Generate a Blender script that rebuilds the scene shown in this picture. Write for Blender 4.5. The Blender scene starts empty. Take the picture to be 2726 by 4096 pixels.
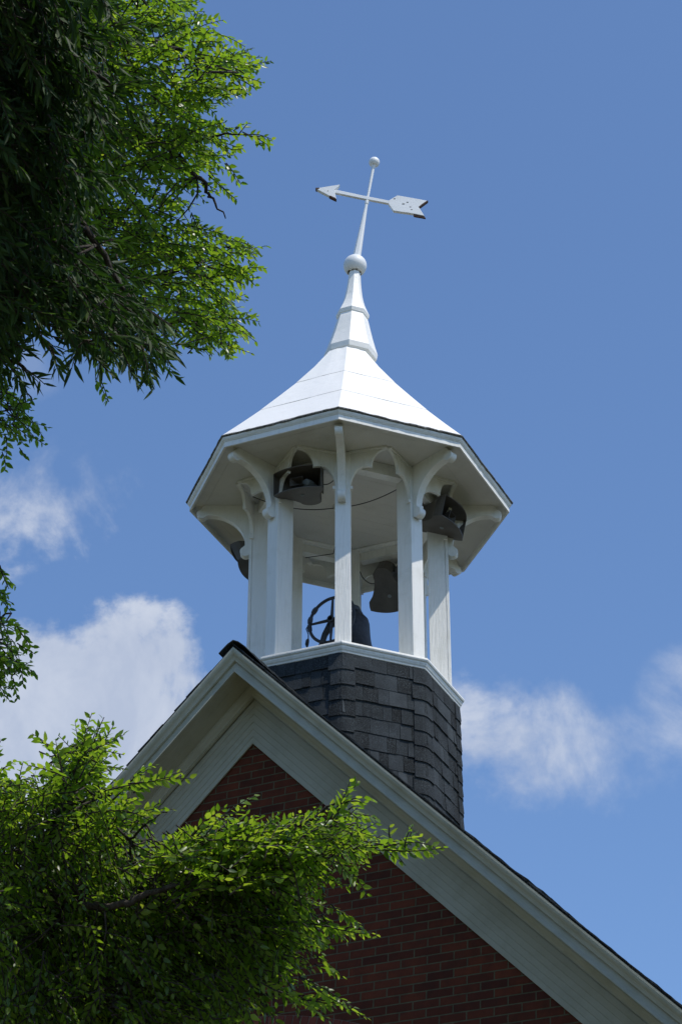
import bpy, math, random
import numpy as np
from mathutils import Vector, Matrix
random.seed(7); rng = np.random.default_rng(7)
C = bpy.context.scene.collection
PI = math.pi

# ------------------------------------------------------------------ camera
Z0 = 13.17                      # height of the belfry eaves above the ground
F, CW, CH = 9283.5, 2726.0, 4096.0
yaw, pitch, roll = -0.5267, 0.5766, 0.0523
CAM = Vector((8.8029, -15.447, -11.5722 + Z0))
fwd = Vector((math.sin(yaw)*math.cos(pitch), math.cos(yaw)*math.cos(pitch), math.sin(pitch)))
r0 = Vector((math.cos(yaw), -math.sin(yaw), 0)); u0 = r0.cross(fwd)
camr = r0*math.cos(roll) + u0*math.sin(roll); camu = -r0*math.sin(roll) + u0*math.cos(roll)
cam = bpy.data.cameras.new('camera'); camo = bpy.data.objects.new('camera', cam); C.objects.link(camo)
cam.sensor_fit = 'VERTICAL'; cam.sensor_height = 36.0; cam.lens = F/CH*36.0
cam.clip_start = 0.1; cam.clip_end = 5000
M = Matrix((camr, camu, -fwd)).transposed().to_4x4(); M.translation = CAM
camo.matrix_world = M
bpy.context.scene.camera = camo

# ------------------------------------------------------------------ light
SUN_EL, SUN_AZ = 61.2, -14.0    # azimuth from +X, counter-clockwise
sdir = Vector((math.cos(math.radians(SUN_EL))*math.cos(math.radians(SUN_AZ)), math.cos(math.radians(SUN_EL))*math.sin(math.radians(SUN_AZ)), math.sin(math.radians(SUN_EL))))
sl = bpy.data.lights.new('sun', 'SUN'); sl.energy = 3.4; sl.angle = math.radians(0.5); sl.color = (1, .945, .86)
so = bpy.data.objects.new('sun', sl); C.objects.link(so); so.rotation_euler = sdir.to_track_quat('Z', 'Y').to_euler(); so.location = (6, -4, 30)
vs = bpy.context.scene.view_settings
vs.view_transform = 'Standard'; vs.look = 'None'; vs.gamma = 1; vs.exposure = 0.1; vs.use_curve_mapping = False
SKY = 0.14

w = bpy.data.worlds.new('World'); bpy.context.scene.world = w; w.use_nodes = True
nt = w.node_tree; nt.nodes.clear(); N = nt.nodes; LK = nt.links
def nd(t, **k):
    n = N.new(t)
    for a, b in k.items(): setattr(n, a, b)
    return n
def mth(op, a, b=None, c=None, clamp=False):
    n = N.new('ShaderNodeMath'); n.operation = op; n.use_clamp = clamp
    for i, v in enumerate((a, b, c)):
        if v is None: continue
        if isinstance(v, (int, float)): n.inputs[i].default_value = v
        else: LK.new(v, n.inputs[i])
    return n.outputs[0]
def dotv(v, c):
    n = N.new('ShaderNodeVectorMath'); n.operation = 'DOT_PRODUCT'; LK.new(v, n.inputs[0]); n.inputs[1].default_value = c
    return n.outputs['Value']
sky = nd('ShaderNodeTexSky', sky_type='NISHITA', sun_disc=False, sun_elevation=math.radians(SUN_EL), sun_rotation=math.radians(90-SUN_AZ), altitude=50, air_density=1.0, dust_density=0.6, ozone_density=2.5)
tc = nd('ShaderNodeTexCoord'); D = tc.outputs['Generated']
zf = mth('MAXIMUM', dotv(D, fwd), 0.05)
U = mth('DIVIDE', dotv(D, camr), zf); V = mth('DIVIDE', dotv(D, camu), zf)   # gnomonic chart of one fixed part of the sky
fp = F/1.7385
nz = nd('ShaderNodeTexNoise'); nz.inputs['Scale'].default_value = 17; nz.inputs['Detail'].default_value = 10; nz.inputs['Roughness'].default_value = .6; nz.inputs['Distortion'].default_value = .3
OFFS = (5.3, -5.7, 5.1)
ov = nd('ShaderNodeVectorMath', operation='ADD'); LK.new(D, ov.inputs[0]); ov.inputs[1].default_value = OFFS; LK.new(ov.outputs[0], nz.inputs['Vector'])
nz2 = nd('ShaderNodeTexNoise'); nz2.inputs['Scale'].default_value = 42; nz2.inputs['Detail'].default_value = 6; nz2.inputs['Roughness'].default_value = .6
LK.new(D, nz2.inputs['Vector'])
tot = None
for (px, py, ra, rb, k) in ((60, 1850, 560, 450, 2.4), (300, 1540, 230, 190, 1.1), (60, 1150, 290, 160, .45), (70, 880, 110, 70, .3), (1235, 1710, 340, 190, 1.05), (1130, 1580, 90, 80, .3), (1640, 1600, 230, 170, 1.0), (1640, 2030, 160, 120, .6)):
    a = mth('DIVIDE', mth('SUBTRACT', U, (px-784)/fp), ra/fp); b = mth('DIVIDE', mth('SUBTRACT', V, (1178-py)/fp), rb/fp)
    d = mth('SUBTRACT', 1.0, mth('ADD', mth('MULTIPLY', a, a), mth('MULTIPLY', b, b)))
    d = mth('MULTIPLY', mth('MAXIMUM', d, -1.0), k)
    tot = d if tot is None else mth('MAXIMUM', tot, d)
dens = mth('ADD', tot, mth('MULTIPLY', mth('SUBTRACT', nz.outputs[0], .53), 3.2))
dens = mth('ADD', dens, mth('MULTIPLY', mth('SUBTRACT', nz2.outputs[0], .5), 1.3))
dens = mth('MULTIPLY', mth('MULTIPLY', dens, mth('SUBTRACT', 1.5, mth('MULTIPLY', mth('MULTIPLY', U, 8.0, clamp=True), .65)), clamp=True), mth('MULTIPLY', mth('ADD', tot, .45), 2.2, clamp=True))
dens = mth('MULTIPLY', dens, mth('SUBTRACT', 1.0, mth('MULTIPLY', mth('MULTIPLY', U, 8.0, clamp=True), .38)))
lowl = mth('MULTIPLY', mth('MULTIPLY', mth('ADD', V, .035), 14.0, clamp=True), .74)
dens = mth('MULTIPLY', dens, mth('SUBTRACT', 1.0, lowl))
ramp = nd('ShaderNodeValToRGB'); ramp.color_ramp.interpolation = 'EASE'
ramp.color_ramp.elements[0].position = 0.0; ramp.color_ramp.elements[1].position = 1.0
ramp.color_ramp.elements[0].color = (0, 0, 0, 1); ramp.color_ramp.elements[1].color = (.82, .82, .82, 1)
LK.new(dens, ramp.inputs[0])
ccol = nd('ShaderNodeMix', data_type='RGBA'); LK.new(mth('MULTIPLY', mth('SUBTRACT', nz.outputs[0], .42), 5.0, clamp=True), ccol.inputs[0])
ccol.inputs[6].default_value = (3.5, 3.9, 4.75, 1); ccol.inputs[7].default_value = (4.6, 4.9, 5.5, 1)
hs = nd('ShaderNodeMix', data_type='RGBA', blend_type='MULTIPLY'); hs.inputs[0].default_value = 1; hs.inputs[7].default_value = (.90, 1.035, 1.18, 1)
LK.new(sky.outputs[0], hs.inputs[6])
mx = nd('ShaderNodeMix', data_type='RGBA'); LK.new(ramp.outputs[0], mx.inputs[0]); LK.new(hs.outputs[2], mx.inputs[6]); LK.new(ccol.outputs[2], mx.inputs[7])
bg = nd('ShaderNodeBackground'); bg.inputs[1].default_value = SKY; LK.new(mx.outputs[2], bg.inputs[0])
wo = nd('ShaderNodeOutputWorld'); LK.new(bg.outputs[0], wo.inputs[0])

# ------------------------------------------------------------------ helpers
class Mat:
    """small node-material builder"""
    def __init__(s, name, rough=.6, col=(.8, .8, .8), spec=.4):
        s.m = bpy.data.materials.new(name); s.m.use_nodes = True; s.t = s.m.node_tree; s.N = s.t.nodes; s.L = s.t.links
        s.b = s.N['Principled BSDF']; s.out = s.N['Material Output']
        s.b.inputs['Roughness'].default_value = rough; s.b.inputs['Base Color'].default_value = (*col, 1); s.b.inputs['Specular IOR Level'].default_value = spec
        s.tc = s.N.new('ShaderNodeTexCoord')
    def vec(s, scale=(1, 1, 1), rot=(0, 0, 0)):
        n = s.N.new('ShaderNodeMapping'); n.inputs['Scale'].default_value = scale; n.inputs['Rotation'].default_value = rot
        s.L.new(s.tc.outputs['Object'], n.inputs[0]); return n.outputs[0]
    def noise(s, vec, scale, detail=4, rough=.55, dist=0):
        n = s.N.new('ShaderNodeTexNoise'); n.inputs['Scale'].default_value = scale; n.inputs['Detail'].default_value = detail
        n.inputs['Roughness'].default_value = rough; n.inputs['Distortion'].default_value = dist; s.L.new(vec, n.inputs['Vector']); return n.outputs[0]
    def ramp(s, f, stops):
        n = s.N.new('ShaderNodeValToRGB'); e = n.color_ramp.elements
        while len(e) < len(stops): e.new(.5)
        for i, (p, c) in enumerate(stops): e[i].position = p; e[i].color = (*c, 1) if len(c) == 3 else c
        s.L.new(f, n.inputs[0]); return n.outputs[0]
    def mix(s, f, a, b, mode='MIX'):
        n = s.N.new('ShaderNodeMix'); n.data_type = 'RGBA'; n.blend_type = mode
        for i, v in ((0, f), (6, a), (7, b)):
            if isinstance(v, (int, float)): n.inputs[i].default_value = v
            elif isinstance(v, tuple): n.inputs[i].default_value = (*v, 1)
            else: s.L.new(v, n.inputs[i])
        return n.outputs[2]
    def math(s, op, a, b=0.):
        n = s.N.new('ShaderNodeMath'); n.operation = op
        for i, v in enumerate((a, b)):
            if isinstance(v, (int, float)): n.inputs[i].default_value = v
            else: s.L.new(v, n.inputs[i])
        return n.outputs[0]
    def attr(s, name):
        n = s.N.new('ShaderNodeAttribute'); n.attribute_name = name; return n.outputs['Fac']
    def base(s, c): s.L.new(c, s.b.inputs['Base Color'])
    def bump(s, h, dist, strength=1.0):
        n = s.N.new('ShaderNodeBump'); n.inputs['Distance'].default_value = dist; n.inputs['Strength'].default_value = strength
        if 'Normal' in s.b.inputs and s.b.inputs['Normal'].links: s.L.new(s.b.inputs['Normal'].links[0].from_socket, n.inputs['Normal'])
        s.L.new(h, n.inputs['Height']); s.L.new(n.outputs[0], s.b.inputs['Normal'])

def paint(name, col, dirt, grain=(55, 55, 5), bumpd=.007, dirtpos=(.50, .78), streak=0.0):
    m = Mat(name, .5)
    g = m.noise(m.vec(grain), 1.0, 5, .6); big = m.noise(m.vec(), 3.0, 6, .65); fl = m.noise(m.vec(), 38, 5, .7)
    c = m.mix(m.ramp(big, [(dirtpos[0], (0, 0, 0)), (dirtpos[1], (.75,)*3)]), col, dirt)
    c = m.mix(m.ramp(fl, [(.68, (0, 0, 0)), (.76, (.75,)*3)]), c, tuple(x*.66 for x in dirt))
    st = m.noise(m.vec((28, 28, 1.6)), 1.0, 6, .7); c = m.mix(m.ramp(st, [(.52, (0, 0, 0)), (.74, (streak,)*3)]), c, tuple(x*.85 for x in dirt))
    m.base(c); m.bump(g, bumpd, .75); m.bump(fl, .002, .5)
    return m.m
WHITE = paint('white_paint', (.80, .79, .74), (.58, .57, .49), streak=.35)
ROOFW = paint('white_roof_paint', (.86, .84, .79), (.78, .765, .71), (9, 9, 9), .006)
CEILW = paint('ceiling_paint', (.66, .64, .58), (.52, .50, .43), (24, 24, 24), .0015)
METALW = paint('white_metal_paint', (.76, .77, .77), (.68, .67, .63), (12, 12, 12), .0025, (.5, .8))
TRIMW = paint('gable_trim_paint', (.42, .415, .32), (.29, .28, .195), (12, 12, 12), .003, (.45, .75))  # grey-green trim colour, darkened to carry part of the gable's shade
mm = Mat('rust', .9, (.075, .042, .03)); RUST = mm.m
mm = Mat('weathered_edge', .95); mm.base(mm.ramp(mm.noise(mm.vec(), 60, 5, .7), [(.38, (.05, .05, .045)), (.56, (.20, .19, .17)), (.7, (.42, .42, .39))])); mm.bump(mm.noise(mm.vec(), 90), .01); EDGE = mm.m
mm = Mat('asphalt_shingle', .93, spec=.25)
tone = mm.attr('tone'); sp = mm.noise(mm.vec(), 130, 3, .7); bl = mm.noise(mm.vec(), 5, 4, .6)
c = mm.ramp(tone, [(0, (.013, .0155, .017)), (.4, (.024, .029, .032)), (.75, (.042, .050, .056)), (1, (.066, .077, .084))])
c = mm.mix(mm.ramp(sp, [(.50, (0, 0, 0)), (.66, (.8,)*3)]), c, (.105, .125, .135)); c = mm.mix(mm.ramp(bl, [(.35, (.6,)*3), (.7, (1,)*3)]), (0, 0, 0), c, 'MIX')
mm.base(c); mm.bump(mm.noise(mm.vec(), 260, 3, .6), .006, .9); mm.bump(mm.noise(mm.vec(), 45, 3, .6), .006, .5); SHING = mm.m
mm = Mat('brick_masonry', .85, spec=.25)
sx = mm.N.new('ShaderNodeSeparateXYZ'); mm.L.new(mm.tc.outputs['Object'], sx.inputs[0])
cx = mm.N.new('ShaderNodeCombineXYZ'); mm.L.new(mm.math('ADD', sx.outputs[0], sx.outputs[1]), cx.inputs[0]); mm.L.new(sx.outputs[2], cx.inputs[1])
bt = mm.N.new('ShaderNodeTexBrick'); bt.offset = .5
for k, v in dict(Scale=1.0, **{'Mortar Size': .0055, 'Mortar Smooth': .25, 'Bias': 0.0, 'Brick Width': .213, 'Row Height': .0665}).items(): bt.inputs[k].default_value = v
nb = mm.noise(mm.vec(), 30, 4, .6); off = mm.N.new('ShaderNodeVectorMath'); off.operation = 'ADD'
cn = mm.N.new('ShaderNodeCombineXYZ'); mm.L.new(mm.math('MULTIPLY', nb, .005), cn.inputs[0]); mm.L.new(mm.math('MULTIPLY', nb, .004), cn.inputs[1])
mm.L.new(cx.outputs[0], off.inputs[0]); mm.L.new(cn.outputs[0], off.inputs[1]); mm.L.new(off.outputs[0], bt.inputs['Vector'])
bt.inputs['Color1'].default_value = (.16, .038, .015, 1); bt.inputs['Color2'].default_value = (.085, .021, .010, 1); bt.inputs['Mortar'].default_value = (.135, .125, .070, 1)
c = mm.mix(mm.ramp(mm.noise(mm.vec(), 9, 5, .7), [(.3, (.5,)*3), (.7, (1,)*3)]), (.02, .012, .008), bt.outputs[0])
mm.base(c); mm.bump(mm.math('SUBTRACT', 1.0, bt.outputs['Fac']), .008, 1); mm.bump(mm.noise(mm.vec(), 120, 4, .6), .003, .8); BRICK = mm.m
mm = Mat('soldier_brick', .85, spec=.25); mm.base(mm.ramp(mm.attr('tone'), [(0, (.12, .032, .02)), (1, (.2, .055, .035))])); mm.bump(mm.noise(mm.vec(), 120, 4, .6), .003); ARCHB = mm.m
mm = Mat('mortar', .9); mm.base(mm.ramp(mm.noise(mm.vec(), 60), [(.3, (.17, .15, .11)), (.7, (.24, .21, .16))])); MORT = mm.m
mm = Mat('horn_plastic', .55, spec=.35); mm.base(mm.ramp(mm.noise(mm.vec(), 9, 5, .65), [(.3, (.085, .076, .066)), (.7, (.125, .112, .098))])); mm.bump(mm.noise(mm.vec(), 60), .001, .5); HORN = mm.m
mm = Mat('grey_driver', .45, (.20, .22, .22)); DRIV = mm.m
mm = Mat('cast_iron', .55, (.02, .021, .024), .5); mm.base(mm.ramp(mm.noise(mm.vec(), 22, 5, .7), [(.4, (.014, .015, .019)), (.7, (.035, .036, .042)), (.8, (.07, .06, .05))])); mm.bump(mm.noise(mm.vec(), 50), .003); IRON = mm.m
mm = Mat('black_cable', .6, (.02, .02, .02)); CABLE = mm.m
mm = Mat('lawn_ground', .95); mm.base(mm.ramp(mm.noise(mm.vec(), .8, 6, .6), [(.3, (.085, .085, .04)), (.7, (.15, .135, .075))])); GRASS = mm.m
mm = Mat('concrete_path', .9); mm.base(mm.ramp(mm.noise(mm.vec(), 3, 5), [(.3, (.33, .31, .27)), (.7, (.42, .40, .35))])); PATH = mm.m
mm = Mat('bark', .9); mm.base(mm.ramp(mm.noise(mm.vec((6, 6, 1.5)), 6, 6, .7), [(.3, (.022, .018, .015)), (.7, (.085, .070, .058))])); mm.bump(mm.noise(mm.vec((8, 8, 2)), 8), .02); BARK = mm.m
mm = Mat('window_glass', .05, (.03, .04, .05), .8); GLASS = mm.m
def leafmat(name, cols, trans, tr=.42, rough=.34, spec=.6):
    m = Mat(name, rough, spec=spec)
    t = m.attr('tone'); c = m.ramp(t, cols); m.base(c)
    tl = m.N.new('ShaderNodeBsdfTranslucent'); m.L.new(m.ramp(t, trans), tl.inputs[0])
    ms = m.N.new('ShaderNodeMixShader'); ms.inputs[0].default_value = tr
    m.L.new(m.b.outputs[0], ms.inputs[1]); m.L.new(tl.outputs[0], ms.inputs[2]); m.L.new(ms.outputs[0], m.out.inputs[0])
    return m.m
ELMLEAF = leafmat('elm_leaf', [(0, (.050, .105, .014)), (.6, (.10, .185, .020)), (1, (.19, .27, .035))], [(0, (.16, .32, .012)), (.6, (.32, .54, .022)), (1, (.54, .70, .045))], tr=.48)
OAKLEAF = leafmat('oak_leaf', [(0, (.020, .045, .012)), (.6, (.038, .078, .018)), (1, (.09, .15, .03))], [(0, (.03, .08, .008)), (.6, (.06, .15, .012)), (1, (.15, .28, .03))], .28, .6, .3)

class MB:
    def __init__(s): s.v = []; s.f = []; s.tone = []; s.mi = []
    def face(s, idx, tone=.5, mi=0): s.f.append(tuple(idx)); s.tone.append(tone); s.mi.append(mi)
    def add(s, vs, fs, tone=.5, mi=0):
        b = len(s.v); s.v += [tuple(x) for x in vs]
        for f in fs: s.face([b+i for i in f], tone, mi)
    def hexa(s, p, tone=.5, mi=0):   # 8 points: bottom loop 0-3, top loop 4-7
        s.add(p, [(3, 2, 1, 0), (4, 5, 6, 7), (0, 1, 5, 4), (1, 2, 6, 5), (2, 3, 7, 6), (3, 0, 4, 7)], tone, mi)
    def box(s, o, ex, ey, ez, tone=.5, mi=0):  # o corner, edge vectors
        o, ex, ey, ez = map(Vector, (o, ex, ey, ez))
        s.hexa([o, o+ex, o+ex+ey, o+ey, o+ez, o+ex+ez, o+ex+ey+ez, o+ey+ez], tone, mi)
    def cbox(s, c, sx, sy, sz, tone=.5, mi=0):
        s.box((c[0]-sx/2, c[1]-sy/2, c[2]-sz/2), (sx, 0, 0), (0, sy, 0), (0, 0, sz), tone, mi)
    def prism(s, poly, fn, t0, t1, tone=.5, mi=0):  # poly of (a,b); fn(a,b,t)->point
        n = len(poly); a = [fn(x, y, t0) for x, y in poly]; b = [fn(x, y, t1) for x, y in poly]
        s.add(a+b, [tuple(range(n-1, -1, -1)), tuple(range(n, 2*n))] + [(i, (i+1) % n, n+(i+1) % n, n+i) for i in range(n)], tone, mi)
    def rings(s, prof, n=8, a0=-67.5, closed=False, cx=0, cy=0, cap=True, tone=.5, mi=0):   # prof (R,z,[dx,dy]) bottom->top
        b = len(s.v)
        for q in prof:
            R, z = q[0], q[1]; dx, dy = (q[2], q[3]) if len(q) > 2 else (0, 0)
            for k in range(n):
                a = math.radians(a0+360/n*k); s.v.append((cx+dx+R*math.cos(a), cy+dy+R*math.sin(a), z))
        m = len(prof)
        for j in range(m if closed else m-1):
            for k in range(n):
                j2 = (j+1) % m; s.face((b+j*n+k, b+j*n+(k+1) % n, b+j2*n+(k+1) % n, b+j2*n+k), tone, mi)
        if cap and not closed:
            s.face([b+k for k in range(n-1, -1, -1)], tone, mi); s.face([b+(m-1)*n+k for k in range(n)], tone, mi)
    def tube(s, pts, rad, n=8, tone=.5, mi=0):
        pts = [Vector(p) for p in pts]; m = len(pts); b = len(s.v)
        rad = rad if hasattr(rad, '__len__') else [rad]*m
        up = Vector((0, 0, 1)); prev = None
        for i, p in enumerate(pts):
            d = (pts[min(i+1, m-1)]-pts[max(i-1, 0)]).normalized()
            if prev is None:
                x = d.cross(up if abs(d.z) < .9 else Vector((1, 0, 0))).normalized()
            else: x = (prev-d*prev.dot(d)).normalized()
            prev = x; y = d.cross(x)
            for k in range(n):
                a = 2*PI*k/n; q = p+(x*math.cos(a)+y*math.sin(a))*rad[i]; s.v.append(tuple(q))
        for i in range(m-1):
            for k in range(n): s.face((b+i*n+k, b+i*n+(k+1) % n, b+(i+1)*n+(k+1) % n, b+(i+1)*n+k), tone, mi)
        s.face([b+k for k in range(n-1, -1, -1)], tone, mi); s.face([b+(m-1)*n+k for k in range(n)], tone, mi)
    def build(s, name, mats, parent=None, smooth=False, origin=None, xf=None, bevel=0):
        vs = s.v
        if xf: vs = [xf(p) for p in vs]
        if origin is not None: vs = [(p[0]-origin[0], p[1]-origin[1], p[2]-origin[2]) for p in vs]
        me = bpy.data.meshes.new(name); me.from_pydata(vs, [], s.f); 
        mats = mats if isinstance(mats, (list, tuple)) else [mats]
        for m in mats: me.materials.append(m)
        at = me.attributes.new('tone', 'FLOAT', 'FACE'); at.data.foreach_set('value', s.tone)
        me.polygons.foreach_set('material_index', s.mi)
        import bmesh
        if len(s.f) < 60000:
            bm = bmesh.new(); bm.from_mesh(me); bmesh.ops.recalc_face_normals(bm, faces=bm.faces); bm.to_mesh(me); bm.free()
        if smooth: me.polygons.foreach_set('use_smooth', [True]*len(me.polygons))
        me.update()
        o = bpy.data.objects.new(name, me); C.objects.link(o)
        if parent: o.parent = parent
        if bevel:
            bv = o.modifiers.new('bevel', 'BEVEL'); bv.width = bevel; bv.segments = 2; bv.limit_method = 'ANGLE'; bv.angle_limit = math.radians(35)
        return o
def thing(name, label, cat, loc=(0, 0, 0), rz=0, group=None):
    o = bpy.data.objects.new(name, None); C.objects.link(o); o.location = loc; o.rotation_euler = (0, 0, rz)
    o['label'] = label; o['category'] = cat
    if group: o['group'] = group
    return o
def tag(o, label, cat, group=None):
    o['label'] = label; o['category'] = cat
    if group: o['group'] = group
    return o
def structure(o): o['kind'] = 'structure'; return o

# tower frame: octagon corners at -67.5+45k deg, slightly turned and leaning like the real one
DPHI, LX, LY = .0444, -.0384, -.0195
cd, sd = math.cos(DPHI), math.sin(DPHI)
def T(p):
    x, y, z = p
    return (x*cd-y*sd+LX*(z+2), x*sd+y*cd+LY*(z+2), z+Z0)
AX = [-67.5+45*k for k in range(8)]      # A B C D E F G H
def pol(k_ang, r, t, z):                 # radial r, tangential t at angle
    a = math.radians(k_ang); return (r*math.cos(a)-t*math.sin(a), r*math.sin(a)+t*math.cos(a), z)

# ------------------------------------------------------------------ ground
gm = MB(); gm.add([(-900, -900, 0), (900, -900, 0), (900, 900, 0), (-900, 900, 0)], [(0, 1, 2, 3)]); structure(gm.build('ground', GRASS))
pm = MB(); pm.box((-1.2, -22, .004), (2.4, 0, 0), (0, 20.5, 0), (0, 0, .05)); structure(pm.build('path', PATH))

# ------------------------------------------------------------------ brick building
BX, BY0, BY1, MS = 4.8, -1.49, 12.0, .972
ZW = Z0-3.06                              # where wall meets frieze at the gable apex
bld = thing('brick_building', 'red brick gabled building with white painted eaves below the white belfry', 'building', (0, -1.49, 0))
BO = (0, -1.49, 0)
wm = MB()
def wz(x): return ZW-MS*abs(x)
pts = [(-BX, 0), (BX, 0), (BX, wz(BX)), (0, ZW), (-BX, wz(BX))]
wm.prism(pts, lambda a, b, t: (a, t, b), BY0, BY1)
wm.build('wall', BRICK, bld, origin=BO)
# segmental arch of soldier bricks over a tall window, mortar bed behind
am = MB(); R_ = 3.2; zc = Z0-5.385-R_
n = 30; span = .38
mb = MB()
mb.prism([(-math.sin(span)*1, 0)]*0 + [((R_+.004)*math.sin(-span+2*span*i/24), zc+(R_+.004)*math.cos(-span+2*span*i/24)) for i in range(25)] + [((R_-.215)*math.sin(span-2*span*i/24), zc+(R_-.215)*math.cos(span-2*span*i/24)) for i in range(25)], lambda a, b, t: (a, t, b), -1.55+.056, -1.48)
for i in range(n+5):
    a0 = -span+2*span*i/(n+5); a1 = a0+2*span/(n+5)*.86
    P = [(r*math.sin(a), zc+r*math.cos(a)) for r, a in ((R_-.21, a0), (R_-.21, a1), (R_, a1), (R_, a0))]
    am.prism(P, lambda a, b, t: (a, t, b), -1.50, -1.485, tone=random.random())
ar = am.build('arch', ARCHB, bld, origin=BO); mo = mb.build('mortar_bed', MORT, ar, origin=BO)
fm = MB(); zt = Z0-5.8
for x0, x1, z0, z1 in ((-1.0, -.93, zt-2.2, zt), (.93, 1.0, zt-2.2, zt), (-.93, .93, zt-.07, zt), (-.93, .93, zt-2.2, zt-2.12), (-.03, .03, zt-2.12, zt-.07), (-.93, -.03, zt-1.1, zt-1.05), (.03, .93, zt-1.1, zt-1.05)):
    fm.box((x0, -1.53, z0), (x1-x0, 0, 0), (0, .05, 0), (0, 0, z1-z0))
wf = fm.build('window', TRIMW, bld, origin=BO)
pm = MB(); pm.box((-.95, -1.505, zt-2.15), (1.9, 0, 0), (0, .012, 0), (0, 0, 2.1)); pm.build('pane', GLASS, wf, origin=BO)

XR = 5.25
def rake(mbd, prof, s, x1=XR, x0=0., m=MS, tone=.5, mi=0):     # prof (y,z at apex); runs down the slope on side s
    mbd.prism(prof, lambda y, z, t: (s*t, y, Z0+z-m*t), x0, x1, tone, mi)
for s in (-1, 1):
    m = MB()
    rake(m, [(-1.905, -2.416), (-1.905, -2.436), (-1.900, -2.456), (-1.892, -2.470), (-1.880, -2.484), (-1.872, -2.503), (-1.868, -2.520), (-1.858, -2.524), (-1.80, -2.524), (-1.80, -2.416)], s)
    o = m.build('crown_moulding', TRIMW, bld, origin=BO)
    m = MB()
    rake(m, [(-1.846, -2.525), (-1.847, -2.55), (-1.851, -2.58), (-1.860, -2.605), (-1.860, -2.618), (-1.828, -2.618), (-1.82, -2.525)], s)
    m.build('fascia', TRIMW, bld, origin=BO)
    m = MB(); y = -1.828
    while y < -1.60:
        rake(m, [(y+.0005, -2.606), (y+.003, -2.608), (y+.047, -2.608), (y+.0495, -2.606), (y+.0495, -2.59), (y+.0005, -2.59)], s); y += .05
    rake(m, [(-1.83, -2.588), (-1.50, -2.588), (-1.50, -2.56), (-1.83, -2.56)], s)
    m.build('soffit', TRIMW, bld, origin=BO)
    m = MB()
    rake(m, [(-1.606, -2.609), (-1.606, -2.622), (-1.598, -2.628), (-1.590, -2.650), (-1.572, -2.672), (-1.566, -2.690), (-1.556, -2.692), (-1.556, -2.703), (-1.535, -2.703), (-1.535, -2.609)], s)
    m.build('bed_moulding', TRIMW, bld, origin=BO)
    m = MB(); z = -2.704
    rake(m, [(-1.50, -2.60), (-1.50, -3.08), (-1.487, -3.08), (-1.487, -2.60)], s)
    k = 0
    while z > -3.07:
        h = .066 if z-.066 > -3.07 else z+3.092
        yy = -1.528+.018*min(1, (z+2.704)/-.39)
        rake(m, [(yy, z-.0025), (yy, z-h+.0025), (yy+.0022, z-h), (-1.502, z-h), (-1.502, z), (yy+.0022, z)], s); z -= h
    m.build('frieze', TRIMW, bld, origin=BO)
# roof deck + shingle courses
m = MB()
for s in (-1, 1):
    rake(m, [(-1.86, -2.415), (-1.86, -2.40), (12.3, -2.40), (12.3, -2.415)], s, XR+.05)
m.build('roof_deck', EDGE, bld, origin=BO)
m = MB(); slope = math.hypot(1, MS); ux, uz = 1/slope, -MS/slope; nx, nzz = MS/slope, 1/slope
for s in (-1, 1):
    L = (XR+.1)*slope; d = -.02; row = 0
    while d < L:
        y = -1.885-random.uniform(0, .022)
        d2 = d+.150
        while y < 12.3:
            wd = random.choice((.14, .2, .28, .33)) if y < 1.5 else 3.0
            lift = random.uniform(0.009, .016) + (.014*math.exp(-((d-3.55)/.16)**2) if s > 0 and y < -1.5 else 0)
            def P(dd, yy, h): return (s*(dd*ux+h*nx), yy, Z0-2.398+dd*uz+h*nzz)
            y2 = y+wd-.003
            m.hexa([P(d, y, .001), P(d, y2, .001), P(d2+.0, y2, .001), P(d2, y, .001), P(d, y, .008), P(d, y2, .008), P(d2, y2, lift), P(d2, y, lift)], random.random())
            y += wd
        d += .1435; row += 1
# ridge cap shingles, rounded
y = -1.915; 
while y < 12:
    if not (-.75 < y < .75):
        ang = [-.125, -.09, -.05, 0, .05, .09, .125]; t = random.random()
        lift = .012
        a = []; b = []
        for xx in ang:
            zz = Z0-2.398-MS*math.sqrt(xx*xx+.035**2)+.062
            a.append((xx, y, zz+.014)); b.append((xx, y+.30, zz-.004))
        n_ = len(ang); lo = [(p[0], p[1], p[2]-.008) for p in a]; lo2 = [(p[0], p[1], p[2]-.008) for p in b]
        vs_ = a+b+lo+lo2; fs = []
        for i in range(n_-1): fs += [(i, i+1, n_+i+1, n_+i), (2*n_+i, 3*n_+i, 3*n_+i+1, 2*n_+i+1), (i, 2*n_+i, 2*n_+i+1, i+1)]
        fs += [(0, n_, 3*n_, 2*n_), (n_-1, 3*n_-1, 4*n_-1, 2*n_-1)]
        m.add(vs_, fs, t)
    y += .145
m.build('roof', SHING, bld, origin=BO)
# eave boards along the sides
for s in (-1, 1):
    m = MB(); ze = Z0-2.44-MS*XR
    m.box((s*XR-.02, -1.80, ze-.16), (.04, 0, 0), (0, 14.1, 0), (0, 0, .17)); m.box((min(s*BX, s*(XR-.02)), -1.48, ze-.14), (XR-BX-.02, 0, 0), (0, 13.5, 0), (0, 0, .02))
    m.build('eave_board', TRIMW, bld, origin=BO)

# ------------------------------------------------------------------ belfry
TB = (0, 0, Z0-3.3)
bel = thing('belfry', 'open octagonal white belfry with flared spire on a dark shingled base', 'belfry', TB)
def bb(m, name, mat, parent=bel, **k): return m.build(name, mat, parent, xf=T, origin=TB, **k)
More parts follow.
